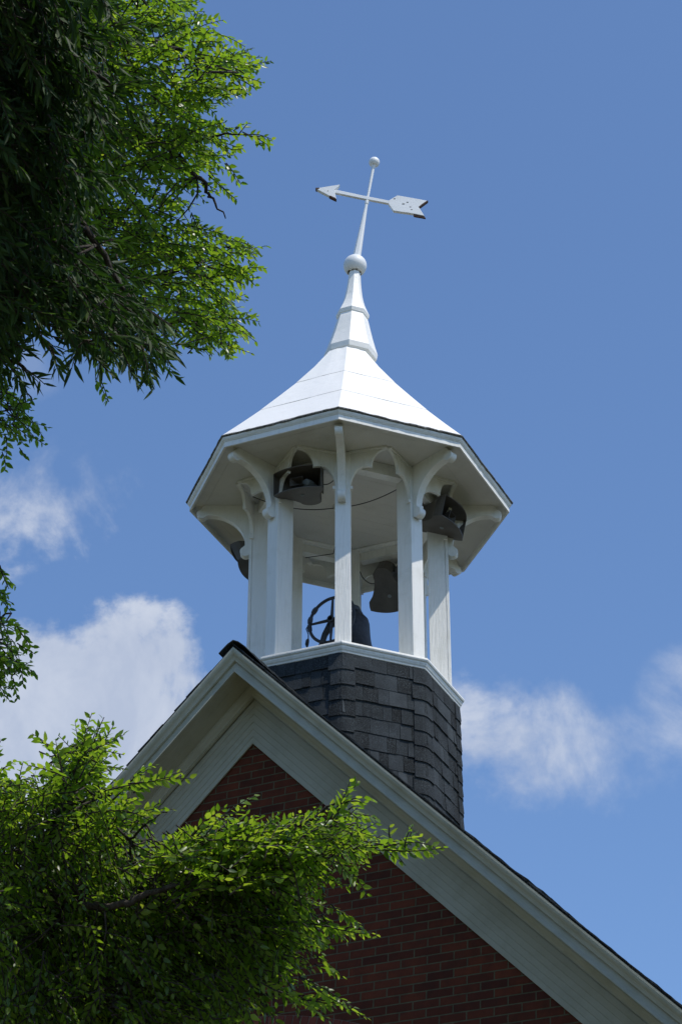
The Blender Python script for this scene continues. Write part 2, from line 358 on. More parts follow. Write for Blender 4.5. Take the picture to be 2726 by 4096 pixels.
# shingled base
m = MB(); m.rings([(.950, -3.75), (.950, -1.96)]); core = bb(m, 'base', SHING)
m = MB(); Rb = .955; apo = Rb*math.cos(PI/8); half = Rb*math.sin(PI/8)
row = 0; z = -2.0
while z > -3.7:
    z2 = z-.1455
    for k in range(8):
        am_ = AX[k]+22.5; t = -half-random.uniform(0, .12)
        while t < half:
            wd = random.choice((.08, .10, .13, .16, .20)); t2 = min(t+wd-.0025, half); ta = max(t, -half)
            if t2-ta > .01:
                o1 = random.choice((.007, .009, .014, .016)); lo = random.uniform(-.004, .003)
                P = lambda tt, zz, oo: pol(am_, apo+oo, tt, zz)
                m.hexa([P(ta, z2+lo, -.002), P(t2, z2+lo, -.002), P(t2, z2+lo, o1), P(ta, z2+lo, o1), P(ta, z+.01, -.003), P(t2, z+.01, -.003), P(t2, z+.01, .003), P(ta, z+.01, .003)], min(1, max(0, random.gauss(.45, .33))))
            t += wd
    # corner cap shingles bent round each arris
    for k in range(8):
        wl, wr = random.uniform(.10, .12), random.uniform(.10, .12); lo = random.uniform(-.006, .006); tn = min(1, max(0, random.gauss(.5, .25)))
        sec = []
        fl = AX[k]-22.5; fr = AX[k]+22.5
        def ringpts(o):
            pl = [pol(fl, apo+o, half-wl*q, 0)[:2] for q in (1, .55, .3)]; pr = [pol(fr, apo+o, -half+wr*q, 0)[:2] for q in (.3, .55, 1)]
            mid = pol(AX[k], Rb+o-.008, 0, 0)[:2]
            return pl+[mid]+pr
        outb = ringpts(.019+random.uniform(0, .004)); outt = ringpts(.011); inn = ringpts(.0045)
        n_ = 7; vs_ = [(*p, z2-.03+lo) for p in outb]+[(*p, z-.02) for p in outt]+[(*p, z2-.03+lo) for p in inn]+[(*p, z-.02) for p in inn]
        fs = []
        for i in range(n_-1): fs += [(i, i+1, n_+i+1, n_+i), (2*n_+i, 2*n_+i+1, i+1, i)]
        fs += [(0, n_, 3*n_, 2*n_), (n_-1, 2*n_-1, 4*n_-1, 3*n_-1)]
        m.add(vs_, fs, tn)
    z = z2; row += 1
bb(m, 'shingles', SHING)
# ledge
m = MB()
m.rings([(.70, -2.05), (.945, -2.05), (.958, -2.024), (.966, -2.018), (.968, -2.005), (.976, -1.996), (.984, -1.978), (.986, -1.966), (.996, -1.960), (1.002, -1.948), (1.000, -1.932), (.985, -1.922), (.70, -1.900), (.70, -1.91)][:-1], cap=True)
bb(m, 'ledge', WHITE, bevel=.002)
# posts with brackets
ZS = .05                                   # soffit height
def sidebracket(a, s):
    """pierced board flaring from the post towards the half-way point, with a cusp"""
    low = [(0, -.315), (.03, -.27), (.07, -.225), (.12, -.187), (.165, -.162), (.21, -.146), (.27, -.133), (.33, -.127), (.40, -.126), (.46, -.129), (.52, -.135), (.575, -.142), (.585, -.115), (.60, -.083), (.625, -.055), (.655, -.032), (.70, -.010), (.76, .006), (.86, .020), (1.0, .030)]
    poly = low+[(1.0, ZS-.001), (0, ZS-.001)]
    A0 = Vector(pol(a, .872, s*.060, 0)); A1 = Vector(pol(a, .972, s*.400, 0)); d = (A1-A0); nrm = Vector(pol(a, 1, 0, 0)); nn = (nrm-d*nrm.dot(d)/d.dot(d)).normalized()
    m = MB(); m.prism(poly, lambda q, z, t: tuple(A0+d*q+nn*t+Vector((0, 0, z))), -.014, .014)
    # thin moulding along the soffit
    m.prism([(.0, ZS-.002), (1.0, ZS-.002), (1.0, ZS-.022), (.0, ZS-.022)], lambda q, z, t: tuple(A0+d*q+nn*t+Vector((0, 0, z))), .0145, .028)
    # little moulded block under the springing
    m.box(pol(a, .862, s*.0670, -.345), Vector(pol(a, 0.034, 0, 0)), Vector(pol(a, 0, s*.020, 0)), (0, 0, .03))
    return m
def arc(cx, cz, r, a0, a1, n=8): return [(cx+r*math.cos(math.radians(a0+(a1-a0)*i/n)), cz+r*math.sin(math.radians(a0+(a1-a0)*i/n))) for i in range(n+1)]
RB = [(.8975, ZS-.001), (1.315, ZS-.001), (1.335, ZS-.012)] + arc(1.345, -.045, .046, 80, -150, 12) + [(1.285, -.060), (1.25, -.062), (1.21, -.066), (1.17, -.077), (1.13, -.093), (1.09, -.116), (1.05, -.143), (1.02, -.173), (.99, -.211), (.967, -.252), (.950, -.30), (.942, -.350), (.942, -.385), (.955, -.398)] + arc(.935, -.448, .050, 60, -120, 12) + [(.8975, -.480)]
posts = []
for k, a in enumerate(AX):
    m = MB(); zb = -1.925; zt = .045
    def bx(r0, r1, hw, z0, z1):
        m.hexa([pol(a, r0, -hw, z0), pol(a, r1, -hw, z0), pol(a, r1, hw, z0), pol(a, r0, hw, z0), pol(a, r0, -hw, z1), pol(a, r1, -hw, z1), pol(a, r1, hw, z1), pol(a, r0, hw, z1)])
    bx(.712, .868, .0645, zb, zt); bx(.8695, .8965, .0668, zb, zt)
    po = bb(m, 'post', WHITE, bevel=.004)
    m = MB(); off = -.006
    m.prism(RB, lambda q, z, t: pol(a, q, t+off, z), -.034, .034); bb(m, 'radial_bracket', WHITE, po, bevel=.002)
    for s in (-1, 1): bb(sidebracket(a, s), 'side_bracket', WHITE, po)
    posts.append(po)
# header beams, ceiling, soffit boards
m = MB()
for k in range(8):
    f = AX[k]+22.5
    hw0 = .70*math.tan(PI/8)-.064; 
    m.hexa([pol(f, .705, -.225, -.07), pol(f, .790, -.235, -.07), pol(f, .790, .235, -.07), pol(f, .705, .225, -.07), pol(f, .705, -.225, ZS-.001), pol(f, .790, -.235, ZS-.001), pol(f, .790, .235, ZS-.001), pol(f, .705, .225, ZS-.001)])
    m.prism([(.668, ZS-.001), (.668, ZS-.012), (.680, ZS-.022), (.684, ZS-.036), (.7045, ZS-.036), (.7045, ZS-.001)], lambda q, z, t: pol(f, q, t, z), -.26, .26)
bb(m, 'header', WHITE, bevel=.002)
m = MB()
for k in range(8):                         # soffit boards parallel to each eave
    f = AX[k]+22.5; q = .715; th = math.tan(PI/8)
    while q < 1.335:
        q2 = min(q+.128, 1.338); g = .0003+(.0012 if random.random() < .4 else 0); dz = random.uniform(-.0008, .0008)
        m.hexa([pol(f, q+g, -(q+g)*th+.001, ZS+dz), pol(f, q2-g, -(q2-g)*th+.001, ZS+dz), pol(f, q2-g, (q2-g)*th-.001, ZS+dz), pol(f, q+g, (q+g)*th-.001, ZS+dz), pol(f, q+g, -(q+g)*th+.001, ZS+.015), pol(f, q2-g, -(q2-g)*th+.001, ZS+.015), pol(f, q2-g, (q2-g)*th-.001, ZS+.015), pol(f, q+g, (q+g)*th-.001, ZS+.015)])
        q += .128
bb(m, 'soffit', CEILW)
m = MB(); x = -.78
while x < .78:                             # plank ceiling over the bell
    x2 = x+.105; lim = .715
    def ext(xx):                           # octagon half extent at xx (flats on the axes)
        e = lim
        if abs(xx) > lim*math.tan(PI/8): e = lim*math.sqrt(2)-abs(xx)
        return max(0.0, e)
    xa, xb = max(x+.0005, -lim), min(x2-.0005, lim)
    if xb > xa+.01:
        dz = random.uniform(-.0007, .0007); ea, eb = ext(xa), ext(xb)
        ca, sa = math.cos(math.radians(-45)), math.sin(math.radians(-45)); R2 = lambda x_, y_, z_: (x_*ca-y_*sa, x_*sa+y_*ca, z_)
        m.hexa([R2(xa, -ea, ZS+dz), R2(xb, -eb, ZS+dz), R2(xb, eb, ZS+dz), R2(xa, ea, ZS+dz), R2(xa, -ea, ZS+.014), R2(xb, -eb, ZS+.014), R2(xb, eb, ZS+.014), R2(xa, ea, ZS+.014)])
    x = x2
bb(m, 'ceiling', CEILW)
m = MB(); m.rings([(.74, -1.935), (.74, -1.905)]); bb(m, 'floor', CEILW)
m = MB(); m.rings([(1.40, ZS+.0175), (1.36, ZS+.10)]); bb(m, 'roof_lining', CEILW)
# eave fascia and crown
m = MB()
m.rings([(1.442, ZS+.02), (1.442, .004), (1.448, .0), (1.4635, .0), (1.4640, .050), (1.470, .053), (1.473, .060), (1.478, .063), (1.486, .078), (1.488, .090), (1.442, .090)], closed=True)
bb(m, 'fascia', WHITE)
# rough roof edge
m = MB(); prof = []
b0 = len(m.v); nseg = 26; sections = []
for k in range(8):
    for j in range(nseg):
        t = j/nseg; a0_, a1_ = math.radians(AX[k]), math.radians(AX[(k+1) % 8]); 
        c0 = Vector((math.cos(a0_), math.sin(a0_))); c1 = Vector((math.cos(a1_), math.sin(a1_))); dv = c0.lerp(c1, t)
        w_ = 0 if j == 0 else 1
        jr = random.uniform(-.004, .004)*w_; jz = random.uniform(-.0035, .0035)*w_+.003*math.sin(9*t+k)
        sections.append([(dv.x*(1.44), dv.y*(1.44), .0905), (dv.x*(1.497+jr), dv.y*(1.497+jr), .089+jz), (dv.x*(1.503+jr), dv.y*(1.503+jr), .097+jz), (dv.x*(1.500+jr*.6), dv.y*(1.500+jr*.6), .106+jz*.6), (dv.x*1.43, dv.y*1.43, .165)])
ns = len(sections)
for sc_ in sections: m.v += sc_
for i in range(ns):
    j = (i+1) % ns
    for q in range(4): m.face((i*5+q, j*5+q, j*5+q+1, i*5+q+1))
bb(m, 'roof_edge', EDGE)
# flared roof: three bands of panels
def roofpanel(prof, wav=.0022):
    m = MB()
    for k in range(8):
        a0_, a1_ = math.radians(AX[k]), math.radians(AX[(k+1) % 8]); c0 = Vector((math.cos(a0_), math.sin(a0_), 0)); c1 = Vector((math.cos(a1_), math.sin(a1_), 0))
        nu, rows = 14, []
        steps = []
        for (Ra, za), (Rb_, zb) in zip(prof[:-1], prof[1:]):
            for i in range(6): steps.append((Ra+(Rb_-Ra)*i/6, za+(zb-za)*i/6))
        steps.append(prof[-1])
        b = len(m.v)
        fmv = Vector(pol(AX[k]+22.5, 1, 0, 0))
        for (R, z) in steps:
            for i in range(nu+1):
                e = math.sin(PI*i/nu); p = c0.lerp(c1, i/nu)*R+fmv*(e*(random.uniform(-wav, wav)*.5+.004*math.sin(3*z+k+i*.4)))
                m.v.append((p.x, p.y, z+e*random.uniform(-wav, wav)*.4))
        for r in range(len(steps)-1):
            for i in range(nu): m.face((b+r*(nu+1)+i, b+r*(nu+1)+i+1, b+(r+1)*(nu+1)+i+1, b+(r+1)*(nu+1)+i))
    return m
bands = [[(1.502, .100), (1.285, .345), (1.060, .606)], [(1.0612, .6078), (.85, .868), (.642, 1.128)], [(.6432, 1.1298), (.43, 1.42), (.232, 1.72)]]
for i, b_ in enumerate(bands):
    p = roofpanel(b_); 
    q0 = b_[0] if i else (1.490, .104)
    p.rings([(q0[0]-.016, q0[1]-.004), (b_[1][0]-.016, b_[1][1]-.004), (b_[2][0]-.016, b_[2][1]+.002)], cap=False, mi=1)
    if i:                                   # open joint: small lower edge return
        p.rings([(q0[0]-.010, q0[1]-.002), q0], cap=False, mi=0)
    bb(p, 'roof_panel', [ROOFW, EDGE])
# spire: two skirts and concave neck; leans a little to the right as in the photo
hr = Vector((camr.x, camr.y, 0)).normalized(); ca_, sa_ = math.cos(-DPHI), math.sin(-DPHI); hrl = (hr.x*ca_-hr.y*sa_, hr.x*sa_+hr.y*ca_)
def sh(z): 
    d = .067*max(0, min(1, (z-1.2)/1.7)); return (hrl[0]*d, hrl[1]*d)
def pr(l): return [(R, z, *sh(z)) for R, z in l]
m = MB()
m.rings(pr([(.215, 1.70), (.234, 1.713), (.250, 1.728), (.258, 1.785), (.233, 1.87), (.206, 1.97), (.182, 2.07), (.160, 2.17), (.142, 2.235)])); bb(m, 'lower_skirt', ROOFW, bevel=.003)
m = MB()
m.rings(pr([(.12, 2.205), (.143, 2.212), (.155, 2.225), (.164, 2.262), (.145, 2.305), (.126, 2.35), (.112, 2.39), (.101, 2.43), (.089, 2.485), (.080, 2.545), (.072, 2.61), (.066, 2.67), (.061, 2.74), (.057, 2.80), (.055, 2.90)])); bb(m, 'upper_skirt', ROOFW, bevel=.003)

# ------------------------------------------------------------------ weather vane
BZ = 2.885; bx_, by_, _ = T((sh(2.885)[0], sh(2.885)[1], BZ)); VB = Vector((bx_, by_, BZ+Z0))
van = thing('weather_vane', 'white metal arrow weather vane on a tapering needle leaning above the spire', 'weather vane', VB)
def L3(x, z, y=0): # camera-side vertical plane through the finial: x to the right, z up (metres above finial), y towards viewer
    return Vector((hr.x*x, hr.y*x, z))+Vector((hr.y*y, -hr.x*y, 0))
lean = lambda z: .103*z                       # rod lean
m = MB(); n_ = 28; rows = 14; thick = .006    # big finial, broken open underneath
def sph(mb_, R, zlo, jag=0):
    b = len(mb_.v)
    for i in range(rows+1):
        ph = PI/2-(PI/2+zlo)*i/rows
        for k in range(n_):
            p_ = ph+(jag*(math.sin(k*2.1)*.5+math.sin(k*5.3)*.5) if i == rows else 0)
            mb_.v.append((R*math.cos(p_)*math.cos(2*PI*k/n_), R*math.cos(p_)*math.sin(2*PI*k/n_), R*math.sin(p_)))
    for i in range(rows):
        for k in range(n_): mb_.face((b+i*n_+k, b+i*n_+(k+1) % n_, b+(i+1)*n_+(k+1) % n_, b+(i+1)*n_+k))
sph(m, .1145, .95, .10); o = m.build('finial_ball', [METALW, RUST], van, smooth=True)
sf = o.modifiers.new('shell', 'SOLIDIFY'); sf.thickness = .006; sf.material_offset = 1; sf.material_offset_rim = 1
m = MB(); m.tube([L3(0, .0), L3(lean(.08), .08), L3(lean(.72), .72), L3(lean(.80), .80)], [.047, .043, .0165, .0150], 8)
o = m.build('needle', METALW, van)
m = MB(); m.tube([L3(lean(.790), .790), L3(lean(.800), .800), L3(lean(.838), .838), L3(lean(.846), .846)], [.015, .0195, .0195, .012], 12); m.build('collar', METALW, van)
m = MB(); m.tube([L3(lean(z_), z_) for z_ in (.84, .88, 1.25, 1.285, 1.30, 1.32)], [.0125, .0125, .0155, .018, .024, .028], 12); m.build('rod', METALW, van, smooth=True)
m = MB(); c_ = L3(lean(1.352), 1.352)
for i in range(13):
    ph = -PI/2+PI*i/12
    for k in range(20): m.v.append((c_.x+.056*math.cos(ph)*math.cos(2*PI*k/20), c_.y+.056*math.cos(ph)*math.sin(2*PI*k/20), c_.z+.056*math.sin(ph)))
for i in range(12):
    for k in range(20): m.face((i*20+k, i*20+(k+1) % 20, (i+1)*20+(k+1) % 20, (i+1)*20+k))
m.build('top_ball', METALW, van, smooth=True)
dx = -.110; dzv = -2.896
def arrow(poly, t0, t1):
    m = MB(); m.prism([(x+dx, z+dzv) for x, z in poly], lambda x, z, t: tuple(L3(x, z, t)), t0, t1); return m
head = [(-.324, 3.859), (-.200, 3.892), (-.084, 3.921), (-.098, 3.893), (-.133, 3.853), (-.128, 3.812), (-.122, 3.775), (-.111, 3.728), (-.180, 3.768), (-.260, 3.817)]
tail = [(.412, 3.735), (.497, 3.806), (.650, 3.778), (.803, 3.748), (.760, 3.708), (.713, 3.668), (.740, 3.612), (.772, 3.552), (.70, 3.568), (.62, 3.584), (.54, 3.594), (.464, 3.606), (.412, 3.692)]
shaft = [(-.135, 3.860), (.13, 3.796), (.415, 3.736), (.415, 3.700), (.13, 3.758), (-.135, 3.818)]
ah = arrow(head, -.020, .020); o = ah.build('arrow_head', METALW, van, bevel=.002)
at_ = arrow(tail, -.017, .017); ot = at_.build('arrow_tail', METALW, van, bevel=.002)
o2 = arrow(shaft, -.015, .015).build('arrow_shaft', METALW, van, bevel=.002)
rm = arrow([(-.326, 3.859), (-.322, 3.868), (-.285, 3.868), (-.292, 3.852), (-.318, 3.849)], -.0215, .0215); rm.build('rust_patch', RUST, o)
rm = arrow([(-.109, 3.724), (-.130, 3.733), (-.185, 3.765), (-.172, 3.771), (-.120, 3.742)], -.0212, .0213); rm.build('rust_patch', RUST, o)
rm = arrow([(.774, 3.549), (.786, 3.528), (.745, 3.537), (.70, 3.545), (.668, 3.552), (.664, 3.578), (.72, 3.566)], -.0105, .0105); rm.build('rust_patch', RUST, ot)
rm = arrow([(.806, 3.748), (.796, 3.751), (.745, 3.703), (.713, 3.664), (.716, 3.655), (.765, 3.705)], -.0165, .0178); rm.build('rust_patch', RUST, ot)
for (x, z, a) in ((.56, 3.695, .012), (.63, 3.66, .008), (.60, 3.72, .009), (-.2, 3.83, .006), (.645, 3.625, .008), (.47, 3.76, .009)):
    rm = arrow([(x+a*math.cos(q)*1.3, z+a*.6*math.sin(q)) for q in [i*PI/4 for i in range(8)]], .0172 if x > 0 else .0202, .0182 if x > 0 else .0212); rm.build('rust_patch', EDGE, ot if x > 0 else o)

# ------------------------------------------------------------------ bell
bloc = T((0, 0, -1.92)); bell = thing('church_bell', 'dark cast iron bell with rope wheel hung inside the belfry', 'bell', bloc)
def bl_(z): return z+1.92
bc = Vector((.03, .0, 0))
m = MB(); prof = [(.0, -1.06), (.035, -1.065), (.045, -1.09), (.085, -1.12), (.115, -1.155), (.128, -1.20), (.135, -1.27), (.142, -1.34), (.155, -1.41), (.178, -1.47), (.205, -1.515), (.215, -1.53), (.208, -1.535), (.19, -1.51), (.16, -1.45)]
b = 0; n_ = 32
for R, z in prof:
    for k in range(n_): m.v.append((bc.x+max(R, .001)*math.cos(2*PI*k/n_), bc.y+max(R, .001)*math.sin(2*PI*k/n_), bl_(z)))
for i in range(len(prof)-1):
    for k in range(n_): m.face((i*n_+k, i*n_+(k+1) % n_, (i+1)*n_+(k+1) % n_, (i+1)*n_+k))
m.build('bell_body', IRON, bell, smooth=True)
HZ = -1.315; HX = -.02
m = MB(); m.tube([(HX, -.36, bl_(HZ)), (HX, -.24, bl_(HZ)), (HX+.01, -.20, bl_(HZ+.02)), (HX+.02, -.17, bl_(-1.16)), (bc.x, -.08, bl_(-1.06)), (bc.x, 0, bl_(-1.035)), (bc.x, .08, bl_(-1.06)), (bc.x, .17, bl_(-1.16)), (HX, .20, bl_(HZ+.02)), (HX, .26, bl_(HZ))], [.02, .02, .024, .026, .03, .034, .03, .026, .022, .02], 10)
m.build('yoke', IRON, bell, smooth=True)
m = MB(); Rw = .222; WY = -.33; n_ = 48
ring = [(HX+Rw*math.cos(2*PI*i/n_), WY, bl_(HZ)+Rw*math.sin(2*PI*i/n_)) for i in range(n_+1)]; m.tube(ring, .0145, 8)
for i in range(4):
    a = PI/2+i*PI/2; m.tube([(HX, WY, bl_(HZ)), (HX+(Rw-.005)*math.cos(a), WY, bl_(HZ)+(Rw-.005)*math.sin(a))], [.016, .010], 6)
m.tube([(HX, WY-.03, bl_(HZ)), (HX, WY+.03, bl_(HZ))], .032, 12)
for a in (2.5, 2.95, 3.3, .6): m.tube([(HX+Rw*math.cos(a-.13), WY, bl_(HZ)+Rw*math.sin(a-.13)), (HX+Rw*math.cos(a), WY, bl_(HZ)+Rw*math.sin(a)), (HX+Rw*math.cos(a+.13), WY, bl_(HZ)+Rw*math.sin(a+.13))], [.020, .024, .020], 8)
m.build('wheel', IRON, bell)
for y_ in (-.265, .265):
    m = MB()
    for s in (-1, 1):
        m.tube([(HX, y_, bl_(HZ)+.015), (HX+s*.05, y_, bl_(HZ)-.01), (HX+s*.10, y_, bl_(-1.41)), (HX+s*.125, y_, bl_(-1.50)), (HX+s*.17, y_, bl_(-1.62)), (HX+s*.30, y_, bl_(-1.905))], [.038, .033, .027, .025, .025, .03], 8)
    m.tube([(HX-.14, y_, bl_(-1.62)), (HX+.14, y_, bl_(-1.62))], .014, 8)
    m.tube([(HX, y_, bl_(HZ)-.01), (HX, y_, bl_(HZ)+.045)], [.04, .028], 10)
    m.build('stand', IRON, bell)
hc = MB(); Lp = HX-Rw-.012
hc.tube([(Lp+.01, WY-.01, bl_(HZ)-.0), (Lp-.012, WY-.012, bl_(HZ)-.04), (Lp+.012, WY-.01, bl_(HZ)-.10), (Lp+.015, WY-.01, bl_(HZ)-.15)], .005, 6)
hc.tube([(Lp+.015, WY-.01, bl_(HZ)-.145), (Lp+.008, WY-.01, bl_(HZ)-.16), (Lp+.003, WY-.01, bl_(HZ)-.20), (Lp+.006, WY-.01, bl_(HZ)-.225)], [.006, .016, .017, .008], 8)
tag(hc.build('power_plug', CABLE, None, xf=lambda p: (p[0]+bloc[0], p[1]+bloc[1], p[2]+bloc[2])), 'black cord end with plug dangling from the left side of the bell wheel', 'plug')

# ------------------------------------------------------------------ loudspeakers
def speaker(name, label, ang, r, t, z, tilt, yawo=0, mount=True):
    """ang: facing direction in tower frame, mouth chord centre at radial r, offset t"""
    loc = T(pol(ang, r, t, z)); root = thing(name, label, 'loudspeaker', loc, 0, 'horn loudspeakers under the belfry eaves')
    root.rotation_euler = (Matrix.Rotation(math.radians(ang+yawo)+DPHI, 3, 'Z') @ Matrix.Rotation(math.radians(tilt), 3, 'Y')).to_euler()
    HWm = .228; top = []
    arcp = [(.062*(1-(q/HWm)**2), q) for q in [HWm*(-1+2*i/16) for i in range(17)]]
    side = [(-.04, .226), (-.085, .214), (-.108, .190), (-.130, .166), (-.17, .140), (-.22, .114), (-.27, .096)]
    circ = [(-.30+.092*math.cos(math.radians(b_)), .092*math.sin(math.radians(b_))) for b_ in range(80, 281, 20)]
    back = side+circ+[(u_, -w_) for u_, w_ in reversed(side)]           # from +w side round to -w side
    hh = lambda u_: .105+.035*max(0, min(1, (u_+.39)/.39))-.035
    m = MB()
    loop = arcp+back                                                    # arc from -w to +w, then back round
    for s in (-1, 1):
        cz = [(u_, w_, s*hh(u_)) for u_, w_ in loop]
        # plate as strips between mirrored points for decent shading
        m.add(cz, [tuple(range(len(cz)))])
    full = [arcp[-1]]+back+[arcp[0]]
    b = len(m.v)
    for u_, w_ in full: m.v += [(u_, w_, -hh(u_)), (u_, w_, hh(u_))]
    for i in range(len(full)-1): m.face((b+2*i, b+2*i+2, b+2*i+3, b+2*i+1))
    o = m.build('horn', HORN, root)
    import bmesh
    bm = bmesh.new(); bm.from_mesh(o.data); bmesh.ops.remove_doubles(bm, verts=bm.verts, dist=.0005); bmesh.ops.recalc_face_normals(bm, faces=bm.faces); bm.to_mesh(o.data); bm.free()
    sf = o.modifiers.new('shell', 'SOLIDIFY'); sf.thickness = .007; sf.offset = 0
    m = MB()                                                            # small treble horn inside the mouth
    q = [(.0, -.06), (.0, .035)]
    for s in (-1, 1):
        m.add([(-.01, -.075, s*.036), (-.01, .045, s*.036), (-.12, -.005, s*.014), (-.12, -.025, s*.014)], [(0, 1, 2, 3)])
    m.add([(-.01, -.075, -.036), (-.01, -.075, .036), (-.12, -.025, .014), (-.12, -.025, -.014)], [(0, 1, 2, 3)])
    m.add([(-.01, .045, -.036), (-.01, .045, .036), (-.12, -.005, .014), (-.12, -.005, -.014)], [(0, 1, 2, 3)])
    oi = m.build('inner_horn', HORN, root); sf = oi.modifiers.new('shell', 'SOLIDIFY'); sf.thickness = .003
    m = MB(); m.tube([(-.20, .06, 0), (-.13, .055, 0), (-.075, .05, 0), (-.06, .05, 0)], [.048, .048, .036, .02], 16); m.build('driver', DRIV, root, smooth=False)
    m = MB(); m.tube([(-.105, 0, -hh(-.105)-.007), (-.105, 0, -hh(-.105)-.003)], .018, 16); m.tube([(-.105, 0, -hh(-.105)-.010), (-.105, 0, -hh(-.105)-.006)], .007, 10); m.build('bolt', DRIV, root)
    if mount:
        m = MB(); zt_ = ZS-z
        cc = (-.30, 0)
        m.box((cc[0]-.02, -.115, -.02), (.04, 0, 0), (0, .006, 0), (0, 0, zt_+.02-.02)); m.box((cc[0]-.02, .109, -.02), (.04, 0, 0), (0, .006, 0), (0, 0, zt_+.02-.02)); m.box((cc[0]-.02, -.115, zt_-.018), (.04, 0, 0), (0, .23, 0), (0, 0, .006))
        m.tube([(cc[0], -.118, 0), (cc[0], .118, 0)], .008, 8)
        m.build('mount_bracket', HORN, root)
    return root
speaker('loudspeaker', 'dark horn loudspeaker with open mouth facing front, left of the centre front post', -90, .925, -.055, -.215, 9, 3)
speaker('loudspeaker', 'dark horn loudspeaker facing right, hung behind the right front post', 0, .985, .135, -.225, 10, 0)
speaker('loudspeaker', 'dark horn loudspeaker seen from behind through the belfry posts above the bell', 90, .975, -.02, -.41, 32, 0)
speaker('loudspeaker', 'dark horn loudspeaker half hidden behind the leftmost belfry post', 180, 1.03, .05, -.36, 26, 0)

# ------------------------------------------------------------------ cables and junction box
def cable(name, label, pts, sag, r=.0042, n=18):
    m = MB(); P = []
    for (a, b_), sg in zip(zip(pts[:-1], pts[1:]), sag):
        a, b_ = Vector(a), Vector(b_)
        for i in range(n): t = i/n; q = a.lerp(b_, t); q.z -= sg*4*t*(1-t); P.append(tuple(q))
    P.append(pts[-1]); m.tube(P, r, 6)
    o = m.build(name, CABLE, None, smooth=True, xf=T); tag(o, label, 'cable'); return o
JB = (-.08, -.06, ZS-.030)
jm = MB(); jm.cbox((JB[0], JB[1], ZS-.028), .075, .055, .05); jb = tag(jm.build('junction_box', WHITE, None, xf=T, bevel=.004), 'small white junction box on the belfry ceiling where the cables meet', 'junction box')
cable('cable', 'long black cable sagging from the ceiling box leftward to the left front post', [(-.08, -.06, ZS-.02), (-.66, -.62, ZS-.10)], [.07])
cable('cable', 'black cable sagging from the ceiling box to the right front post', [(-.08, -.06, ZS-.02), (.60, -.26, ZS-.12)], [.04])
cable('cable', 'black cable crossing under the ceiling to the back left post', [(.05, -.20, ZS-.01), (-.42, .54, ZS-.09), (-.60, .32, ZS-.22)], [.05, .0])
cable('cable', 'thin cable looping down the back post to the rear loudspeaker', [(-.08, -.06, ZS-.02), (-.29, .66, ZS-.03), (-.20, .70, ZS-.30), (.0, .74, -.27)], [.0, .0, .08])
cable('cable', 'short black cable between the front loudspeaker and the centre front post', [(.10, -.76, -.19), (.26, -.78, -.17)], [.035])

# ------------------------------------------------------------------ trees
fpx = F/1.7385
def at(px, py, dist):        # a point of the garden given by viewing direction and distance
    d = fwd*fpx+camr*(px-784)-camu*(py-1178); return CAM+d*(dist/d.length)
def inpoly(x, y, P):
    c = False; n = len(P)
    for i in range(n):
        x1, y1 = P[i]; x2, y2 = P[(i+1) % n]
        if (y1 > y) != (y2 > y) and x < (x2-x1)*(y-y1)/(y2-y1)+x1: c = not c
    return c
class Leaves:
    def __init__(s): s.rows = []
    def leaf(s, p, d, nrm, L, W, tone, curl): s.rows.append((*p, *d, *nrm, L, W, tone, curl))
    def build(s, name, mat, parent):
        A = np.array(s.rows); n = len(A); p = A[:, 0:3]; d = A[:, 3:6]; d /= np.linalg.norm(d, axis=1)[:, None]
        nr = A[:, 6:9]; nr = nr-d*np.sum(nr*d, 1)[:, None]; nr /= np.linalg.norm(nr, axis=1)[:, None]; x = np.cross(d, nr)
        L = A[:, 9:10]; W = A[:, 10:11]; tn = A[:, 11]; cu = A[:, 12:13]
        def P(t, wx, h): return p+d*L*t+x*W*wx+nr*(L*h-cu*L*t*t)
        V = np.stack([P(0, 0, 0), P(.32, -.5, .03), P(.32, 0, -.025), P(.32, .5, .03), P(.68, -.38, .02), P(.68, 0, -.02), P(.68, .38, .02), P(1, 0, 0)], 1).reshape(-1, 3)
        base = np.arange(n)[:, None]*8
        tris = np.array([[0, 2, 1], [0, 3, 2], [4, 5, 7], [5, 6, 7], [1, 2, 5], [1, 5, 4], [2, 3, 6], [2, 6, 5]])
        Fc = (base[:, :, None]+tris[None]).reshape(-1, 3)
        me = bpy.data.meshes.new(name); me.vertices.add(len(V)); me.vertices.foreach_set('co', V.ravel().astype(np.float32))
        me.loops.add(Fc.size); me.loops.foreach_set('vertex_index', Fc.ravel().astype(np.int32))
        me.polygons.add(len(Fc)); me.polygons.foreach_set('loop_start', (np.arange(len(Fc))*3).astype(np.int32)); me.polygons.foreach_set('loop_total', np.full(len(Fc), 3, np.int32))
        me.update(calc_edges=True); me.validate()
        atb = me.attributes.new('tone', 'FLOAT', 'FACE'); atb.data.foreach_set('value', np.repeat(tn, 8).astype(np.float32))
        me.materials.append(mat); o = bpy.data.objects.new(name, me); C.objects.link(o)
        if parent: o.parent = parent; o.matrix_parent_inverse = parent.matrix_world.inverted(); 
        return o
def rv(s=1.0): return Vector((random.gauss(0, s), random.gauss(0, s), random.gauss(0, s)))
